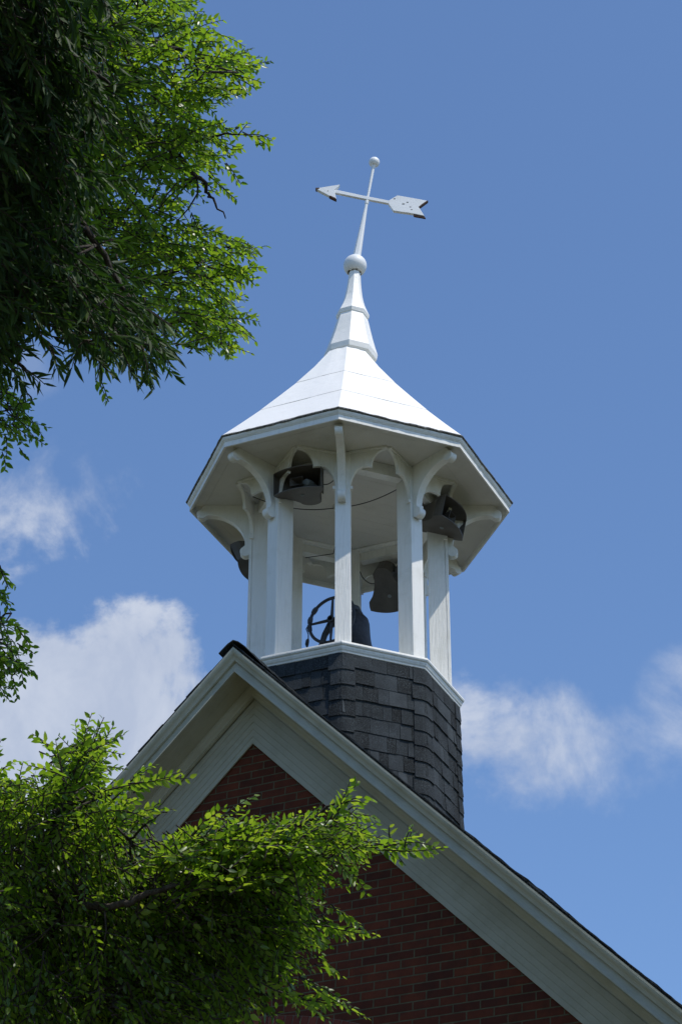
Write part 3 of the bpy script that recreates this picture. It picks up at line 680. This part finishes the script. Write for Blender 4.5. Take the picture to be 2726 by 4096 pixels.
def spray(LV, TW, base, tip, kind, dens=1.0, droop=.12, tone=.5, rad=.0035, ls=1.0):
    """one leafy shoot: a bowed twig with two ranks of alternate leaves"""
    base, tip = Vector(base), Vector(tip); L = (tip-base).length
    if kind == 'elm': sp_, LL, WW = .017, .056*ls, .46
    else: sp_, LL, WW = .0145, .082*ls, .20
    n = max(3, int(L/sp_*dens)); side0 = (tip-base).cross(Vector((0, 0, 1))); 
    if side0.length < 1e-4: side0 = Vector((1, 0, 0))
    side0.normalize(); pl = (rv(.45)+Vector((0, 0, 1))).normalized()
    pts = []
    bow = rv(.05)*L
    for i in range(7):
        t = i/6; q = base.lerp(tip, t)+Vector((0, 0, droop*L*4*t*(1-t)*.5))+bow*math.sin(PI*t); pts.append(q)
    TW.tube(pts, [rad*(1-.7*i/6)+.0008 for i in range(7)], 4)
    for i in range(n):
        t = (i+.5)/n; f = t*6; j = min(5, int(f)); q = pts[j].lerp(pts[j+1], f-j); ax = (pts[j+1]-pts[j]).normalized()
        sd_ = ax.cross(pl).normalized()*(1 if i % 2 else -1)
        if kind == 'elm':
            d = (ax*.75+sd_*random.uniform(.6, 1.0)+rv(.18)+Vector((0, 0, -.18))).normalized(); nn = (pl+rv(.38))
            s_ = random.uniform(.55, 1.12)*(1 if t < .85 else .75)
            LV.leaf(q, d, nn, LL*s_, LL*s_*WW*random.uniform(.85, 1.15), min(1, max(0, random.gauss(tone-.08+.15*t, .27))), random.uniform(-.05, .22))
        else:
            d = (ax*random.uniform(.5, 1.2)+sd_*random.uniform(.3, .9)+rv(.3)+Vector((0, 0, -.35))).normalized(); nn = rv(1)+pl*.6
            s_ = random.uniform(.6, 1.15)
            LV.leaf(q, d, nn, LL*s_, LL*s_*WW, min(1, max(0, random.gauss(tone, .2))), random.uniform(-.1, .25))
    # end cluster
def limb(TW, pts, r0_, r1_, wob=.03):
    P = [Vector(p) for p in pts]; out = []
    E = [P[0]*2-P[1]]+P+[P[-1]*2-P[-2]]
    for k in range(1, len(E)-2):
        a, b_, c_, d_ = E[k-1], E[k], E[k+1], E[k+2]
        for i in range(6):
            t = i/6; out.append(.5*((2*b_)+(c_-a)*t+(2*a-5*b_+4*c_-d_)*t*t+(3*b_-a-3*c_+d_)*t**3)+rv(wob*.012))
    out.append(P[-1]); n = len(out)
    TW.tube(out, [r0_+(r1_-r0_)*i/(n-1) for i in range(n)], 7); return out
def fill(LV, TW, P, n, dr, kind, dirf, Lr, tone=.5, nodes=None, conn=.3, tonef=None, ls=1.0, dens=1.0):
    xs = [p[0] for p in P]; ys = [p[1] for p in P]; c = 0; tries = 0
    while c < n and tries < n*40:
        tries += 1
        x = random.uniform(min(xs), max(xs)); y = random.uniform(min(ys), max(ys))
        if not inpoly(x, y, P): continue
        dist = random.uniform(*dr); p = at(x, y, dist); L = random.uniform(*Lr)
        d = (dirf(x, y)+rv(.42)).normalized(); base = p-d*L*.55; tip = p+d*L*.45
        spray(LV, TW, base, tip, kind, tone=(tonef(x, y) if tonef else tone), ls=ls, dens=dens)
        if nodes and random.random() < conn:
            q = min(nodes, key=lambda v_: (v_-base).length_squared)
            if (q-base).length < .75:
                mid = q.lerp(base, .5)+rv(.03)+Vector((0, 0, .04)); TW.tube([q, q.lerp(mid, .5)+rv(.01), mid, mid.lerp(base, .5)+rv(.01), base], [.007, .006, .005, .004, .003], 5)
        c += 1
def pathpx(pts): return [at(*p) for p in pts]
RIGHT = camr.copy(); UPC = camu.copy()

# --- upper tree with small bright leaves (elm), beyond the dark one
def tree(name, label, base): return thing(name, label, 'tree', base, 0)
def plocal(m, root, name, mat, smooth=True):
    o = m.build(name, mat, root, smooth=smooth, origin=tuple(root.location)); return o
def finish(LV, root, name, mat):
    o = LV.build(name, mat, None); o.parent = root
    co = np.empty(len(o.data.vertices)*3, np.float32); o.data.vertices.foreach_get('co', co); co = co.reshape(-1, 3)-np.array(root.location, np.float32); o.data.vertices.foreach_set('co', co.ravel()); o.data.update()
    return o
tA = at(-760, 2000, 13.0); tA.z = 0
elm = tree('elm_tree', 'tall tree with small bright green leaves reaching in at upper left', tA)
LV, TW, TR = Leaves(), MB(), MB()
top = at(-420, 500, 13.2)
trunkA = limb(TR, [tA, tA.lerp(top, .5)+Vector((.2, 0, 0)), top, at(-300, -200, 13.4)], .24, .10, .01)
limbs = [
 pathpx([(-420, 560, 13.2), (-100, 420, 13), (120, 330, 12.8), (320, 320, 12.6), (400, 350, 12.5), (470, 430, 12.4), (490, 460, 12.4), (519, 503, 12.4)]),
 pathpx([(-420, 560, 13.2), (0, 480, 13), (200, 470, 12.8), (290, 520, 12.8), (380, 590, 12.8), (470, 650, 12.8), (540, 700, 12.8)]),
 pathpx([(-420, 300, 13.2), (-50, 200, 13), (200, 100, 12.6), (330, 90, 12.5), (450, 130, 12.5), (560, 180, 12.4)]),
 pathpx([(-420, 560, 13.2), (0, 640, 13), (200, 700, 12.8), (350, 640, 12.8), (500, 590, 12.7), (580, 580, 12.7)]),
 pathpx([(-420, 300, 13.2), (0, 60, 13), (200, 0, 12.8), (330, -60, 12.8)]),
 pathpx([(-420, 560, 13.2), (-100, 700, 13), (-40, 850, 12.8), (-10, 940, 12.8), (70, 930, 12.8)]),
 pathpx([(200, 700, 12.8), (280, 760, 12.8), (400, 740, 12.8), (500, 760, 12.8), (530, 800, 12.8)]),
 pathpx([(320, 320, 12.6), (420, 330, 12.5), (520, 310, 12.5), (610, 318, 12.5)]),
 pathpx([(-420, 560, 13.2), (-150, 1000, 12.9), (-60, 1200, 12.8), (-10, 1400, 12.8), (30, 1520, 12.8)]),
]
nodes = []
for i, l in enumerate(limbs): nodes += limb(TW, l, .030 if i not in (7, 5, 8) else .012, .003, .5)[:(-14 if i == 0 else None)]
PA = [(330, -60), (400, 5), (440, 20), (462, 62), (500, 95), (520, 128), (558, 140), (575, 185), (545, 205), (500, 222), (475, 255), (470, 285), (500, 300), (520, 318), (480, 350), (470, 385), (490, 415), (450, 420), (415, 440), (405, 480), (425, 520), (490, 548), (565, 572), (550, 605), (560, 632), (530, 660), (530, 715), (545, 765), (515, 805), (480, 795), (440, 770), (415, 730), (370, 760), (330, 700), (250, 720), (180, 740), (60, 640), (60, -60)]
dA = lambda x, y: (RIGHT*1.0+UPC*(-.25 if y > 200 else .15)-fwd*.1)
fill(LV, TW, PA, 1000, (12.1, 13.4), 'elm', dA, (.16, .42), nodes=nodes, conn=.22, tone=.45, ls=.93)
# dense part nearest the silhouette keeps its gaps; explicit shoots form the outline
for bx0, by0, tx, ty in ((500, 150, 588, 205), (520, 130, 568, 122), (440, 60, 455, 28), (455, 90, 510, 95), (540, 160, 590, 190), (480, 200, 560, 215), (540, 305, 575, 283), (560, 312, 628, 322), (590, 322, 622, 338), (500, 330, 560, 342), (520, 380, 555, 425), (480, 400, 545, 460), (470, 430, 505, 445), (430, 520, 520, 540), (520, 560, 592, 585), (530, 570, 560, 545), (500, 600, 577, 635), (520, 640, 560, 655), (500, 690, 548, 715), (510, 720, 567, 765), (500, 760, 535, 825), (460, 770, 490, 815), (440, 750, 470, 800), (225, 800, 222, 880), (222, 875, 250, 925), (255, 800, 265, 870), (390, 10, 445, 5), (540, 180, 578, 215), (480, 285, 540, 300)):
    for q in range(2):
        dd = random.uniform(12.3, 12.8); spray(LV, TW, at(bx0+random.uniform(-9, 9), by0+random.uniform(-9, 9), dd), at(tx+random.uniform(-7, 3)*q, ty+random.uniform(-8, 8)*q, dd), 'elm', tone=.5, droop=.08, ls=.93)
# hanging pieces at the left edge
for P_, n_ in (([(-60, 900), (40, 915), (72, 935), (80, 970), (70, 1000), (40, 1020), (10, 1040), (-60, 1060)], 46), ([(-60, 1270), (5, 1290), (10, 1400), (30, 1440), (62, 1480), (60, 1520), (45, 1560), (15, 1590), (-60, 1560)], 60), ([(-60, 840), (0, 830), (10, 870), (-20, 900)], 8)):
    fill(LV, TW, P_, n_, (12.4, 12.9), 'elm', lambda x, y: RIGHT*.6-UPC*.6, (.12, .26), nodes=nodes, conn=.5, tone=.3, ls=.93)
for bx0, by0, tx, ty in ((40, 930, 82, 918), (70, 1000, 106, 1025), (45, 1030, 62, 1052), (5, 1040, 12, 1085), (40, 1480, 82, 1505), (30, 1560, 40, 1610), (0, 1300, 18, 1350), (5, 1380, 28, 1412), (40, 1440, 78, 1490)):
    spray(LV, TW, at(bx0, by0, 12.7), at(tx, ty, 12.7), 'elm', tone=.35, droop=.05, ls=.93)
plocal(TR, elm, 'trunk', BARK); plocal(TW, elm, 'branches', BARK); finish(LV, elm, 'crown', ELMLEAF)

# --- nearer dark tree with long narrow leaves (willow oak); its crown spreads on over the viewer's head
tB = at(-620, 2300, 9.5); tB.z = 0
oak = tree('willow_oak_tree', 'dark shaded tree with long narrow leaves in the top left corner', tB)
LV, TW, TR = Leaves(), MB(), MB()
topB = at(-350, 200, 9.6)
limb(TR, [tB, tB.lerp(topB, .5)+Vector((-.1, .1, 0)), topB, at(-250, -700, 9.6)], .30, .14, .01)
limbs = [
 pathpx([(-350, 250, 9.6), (-60, 300, 9.4), (100, 420, 9.3), (220, 560, 9.2), (330, 740, 9.2)]),
 pathpx([(-350, 250, 9.6), (-100, 500, 9.5), (20, 640, 9.4), (150, 760, 9.3), (260, 800, 9.3)]),
 pathpx([(-350, 100, 9.6), (-50, 60, 9.4), (120, 120, 9.3), (260, 200, 9.2)]),
 pathpx([(-350, -100, 9.6), (0, -200, 9.4), (250, -260, 9.3), (520, -420, 9.0)]),
 pathpx([(-350, 500, 9.6), (-150, 700, 9.5), (-20, 800, 9.4), (60, 850, 9.4)]),
 pathpx([(-350, -300, 9.6), (0, -500, 9.2), (300, -700, 8.8), (600, -800, 8.4)]),
]
nodes = []
for l in limbs: nodes += limb(TW, l, .04, .005, .5)
PB = [(-80, -80), (200, -80), (225, 60), (190, 150), (270, 230), (200, 310), (230, 400), (160, 480), (185, 570), (240, 650), (320, 695), (368, 770), (350, 830), (310, 830), (270, 780), (200, 800), (150, 765), (95, 735), (50, 750), (20, 800), (-80, 850)]
dB = lambda x, y: (RIGHT*.75-UPC*.75-fwd*.15)
fill(LV, TW, PB, 600, (8.8, 10.4), 'oak', dB, (.22, .50), nodes=nodes, conn=.3, tone=.4, ls=1.0)
PB2 = [(-80, -80), (140, -80), (160, 200), (140, 600), (100, 700), (-80, 740)]
fill(LV, TW, PB2, 330, (9.2, 10.8), 'oak', dB, (.25, .5), nodes=nodes, conn=.2, tone=.3)
for bx0, by0, tx, ty in ((340, 790, 400, 845), (330, 800, 345, 868), (270, 790, 318, 872), (190, 790, 165, 850), (120, 800, 135, 858), (60, 850, 104, 885), (30, 850, 60, 890), (10, 800, 60, 800), (230, 560, 300, 560), (300, 700, 392, 760), (240, 200, 320, 190), (180, 190, 225, 235), (180, 380, 250, 420), (20, 350, 60, 420), (250, 60, 310, 50), (280, 640, 360, 650)):
    for q in range(2): dd = random.uniform(8.9, 9.4); spray(LV, TW, at(bx0+random.uniform(-9, 9)*q, by0+random.uniform(-9, 9)*q, dd), at(tx-random.uniform(0, 14)*q, ty-random.uniform(0, 14)*q, dd), 'oak', tone=.5, droop=.12)
# the part of the crown above and in front of the picture, which keeps the visible part in shade
cA = at(60, 150, 9.2)
for i in range(520):
    t = random.random(); q = at(random.uniform(-350, 150), random.uniform(-260, -1300), random.uniform(7.6, 10.2)); d = (Vector((sdir.x, sdir.y, 0))+rv(.6)).normalized()
    L = random.uniform(.3, .6); spray(LV, TW, q, q+d*L, 'oak', tone=.4, ls=1.25)
plocal(TR, oak, 'trunk', BARK); plocal(TW, oak, 'branches', BARK); finish(LV, oak, 'crown', OAKLEAF)

# --- small elm standing in front of the gable, lower left
tC = at(60, 4200, 11.0); tC.z = 0
sm = tree('elm_tree', 'leafy green tree in front of the brick gable, filling the lower left', tC)
LV, TW, TR = Leaves(), MB(), MB()
fork = at(100, 2440, 11.4)
limb(TR, [tC, tC.lerp(fork, .6)+Vector((.08, 0, 0)), fork], .13, .07, .01)
limbs = [
 pathpx([(100, 2440, 11.4), (110, 2200, 11.2), (152, 2097, 10.75), (273, 2085, 10.55), (339, 2058, 10.5), (468, 2019, 10.5), (620, 1960, 10.6), (760, 1900, 10.7)]),
 pathpx([(100, 2440, 11.4), (60, 2200, 11.4), (90, 1980, 11.2), (150, 1850, 11.0), (200, 1740, 10.9)]),
 pathpx([(340, 2440, 10.7), (310, 2330, 10.7), (234, 2202, 10.75), (156, 2100, 10.8)]),
 pathpx([(273, 2085, 10.9), (400, 2000, 10.8), (560, 1930, 10.7), (700, 1890, 10.7), (790, 1830, 10.7)]),
 pathpx([(110, 2200, 11.2), (300, 2190, 11.0), (480, 2150, 10.9), (620, 2120, 10.9), (760, 2130, 10.8)]),
 pathpx([(100, 2440, 11.4), (320, 2330, 11.1), (520, 2290, 10.9), (700, 2290, 10.8)]),
 pathpx([(150, 1850, 11.0), (240, 1830, 10.8), (330, 1800, 10.7), (420, 1785, 10.7)]),
 pathpx([(60, 2200, 11.4), (0, 1950, 11.3), (-40, 1800, 11.2), (-20, 1720, 11.1)]),
 pathpx([(340, 2058, 10.9), (300, 1960, 10.8), (330, 1900, 10.7), (390, 1862, 10.7)]),
]
nodes = []
for i, l in enumerate(limbs): nodes += limb(TW, l, .028 if i < 6 else .010, .003, .5)
dC = lambda x, y: (RIGHT*(.9 if x > 250 else .4)+UPC*(.45 if y < 1950 else -.7)-fwd*.2+Vector((0, 0, .0)))
PC = [(-60, 1790), (30, 1800), (90, 1830), (120, 1790), (150, 1740), (195, 1700), (225, 1720), (235, 1780), (240, 1840), (290, 1870), (300, 1930), (340, 1975), (420, 1925), (520, 1915), (620, 1905), (700, 1905), (760, 1880), (815, 1895), (860, 1945), (815, 1975), (770, 1965), (715, 1990), (720, 2050), (700, 2110), (745, 2140), (690, 2190), (640, 2230), (590, 2290), (540, 2340), (500, 2420), (-60, 2420)]
tC_ = lambda x, y: .55 if y < 2000 else .42
fill(LV, TW, PC, 3000, (10.5, 11.8), 'elm', dC, (.12, .32), nodes=nodes, conn=.12, tonef=tC_, ls=.86)
PC2 = [(-60, 2020), (500, 2020), (560, 2200), (480, 2420), (-60, 2420)]
fill(LV, TW, PC2, 420, (11.3, 12.6), 'elm', dC, (.2, .4), nodes=nodes, conn=.1, tone=.35)
PC3 = [(340, 1985), (640, 1925), (720, 1925), (700, 1990), (600, 2040), (400, 2060)]
fill(LV, TW, PC3, 160, (10.4, 10.9), 'elm', lambda x, y: RIGHT*.8+UPC*.35, (.15, .35), nodes=nodes, conn=.2, tone=.6)
for bx0, by0, tx, ty in ((170, 1800, 212, 1640), (190, 1790, 262, 1668), (200, 1740, 287, 1690), (215, 1720, 240, 1650), (150, 1800, 128, 1700), (128, 1740, 74, 1688), (160, 1790, 62, 1760), (-10, 1790, 40, 1750), (-20, 1760, 5, 1700), (240, 1820, 440, 1790), (290, 1810, 420, 1775), (300, 1800, 360, 1760), (280, 1890, 402, 1862), (300, 1900, 370, 1845), (470, 1925, 588, 1830), (440, 1930, 520, 1858), (560, 1930, 600, 1878), (600, 1930, 640, 1870), (640, 1920, 690, 1868), (690, 1900, 742, 1850), (745, 1900, 805, 1795), (765, 1880, 826, 1800), (790, 1850, 860, 1842), (780, 1880, 868, 1885), (800, 1920, 862, 1965), (840, 1950, 1000, 1965), (860, 1945, 968, 1925), (880, 1955, 1024, 1950), (900, 1950, 895, 1900), (930, 1950, 948, 1900), (900, 1960, 930, 1990), (780, 1980, 845, 2062), (740, 2010, 800, 2040), (760, 2080, 860, 2160), (740, 2100, 800, 2170), (730, 2200, 790, 2250), (690, 2250, 850, 2345), (640, 2280, 760, 2350), (600, 2310, 640, 2360), (740, 2130, 870, 2150), (700, 2300, 800, 2320), (640, 2200, 720, 2230), (600, 2260, 690, 2300), (560, 2300, 620, 2340), (640, 2240, 690, 2350), (560, 2330, 590, 2370), (690, 2120, 760, 2180)):
    for q in range(3 if bx0 < 840 else 2):
        dd = random.uniform(10.4, 10.9); spray(LV, TW, at(bx0+random.uniform(-10, 10)*q, by0+random.uniform(-10, 10)*q, dd), at(tx-(tx-bx0)*.22*q+random.uniform(-6, 6)*q, ty-(ty-by0)*.22*q+random.uniform(-6, 6)*q, dd), 'elm', tone=.58, droop=.10, ls=.95)
plocal(TR, sm, 'trunk', BARK); plocal(TW, sm, 'branches', BARK); finish(LV, sm, 'crown', ELMLEAF)
# --- unseen trees added around the viewer to shade the gable and the ground
for i, (x_, y_, h_, r_, lab) in enumerate(((11.0, -4.6, 9.4, 3.2, 'unseen round tree added for shade beside the right corner of the brick building'), (16.2, -9.5, 17, 5.4, 'unseen broad tree added for shade on the lawn right of the viewer'), (4.0, -26, 17, 6.5, 'unseen broad tree added for shade behind the viewer, nearest the path'), (16, -22, 17, 6.0, 'unseen broad tree added for shade behind the viewer to the right'), (-8.5, -9.5, 15.5, 5.0, 'unseen tree added for shade left of the brick gable'), (-7, -22, 17, 6.5, 'unseen tree added for shade far left behind the viewer'))):
    root = thing('added_shade_tree', lab, 'tree', (x_, y_, 0), 0, 'unseen trees added to shade the gable and lawn')
    LV, TR = Leaves(), MB(); bt_ = MB()
    limb(TR, [(x_, y_, 0), (x_+.1, y_, h_*.3), (x_-.1, y_+.1, h_*.8)], .24, .06, .02)
    for j in range(9):
        a = j*2.4; z_ = h_*(.3+.05*j); e = Vector((x_+math.cos(a)*r_*.8, y_+math.sin(a)*r_*.8, z_+h_*.12)); limb(bt_, [(x_, y_, z_-.4), (x_+math.cos(a)*r_*.3, y_+math.sin(a)*r_*.3, z_), e], .07, .015, .04)
    for j in range(9000):
        d = rv().normalized()*(random.random()**.4); q = Vector((x_+d.x*r_, y_+d.y*r_, h_*.64+d.z*h_*.36))
        n3 = math.sin(q.x*2.1+q.y*1.3)+math.sin(q.y*2.7+q.z*1.9)+math.sin(q.z*2.3-q.x*1.1)
        if n3 < -1.1: continue
        LV.leaf(q, rv(), rv()+Vector((0, 0, 1)), random.uniform(.18, .32), random.uniform(.09, .15), random.random(), .1)
    plocal(TR, root, 'trunk', BARK); plocal(bt_, root, 'branches', BARK); finish(LV, root, 'crown', OAKLEAF)
sc = bpy.context.scene
sc.cycles.max_bounces = 8; sc.cycles.transmission_bounces = 6
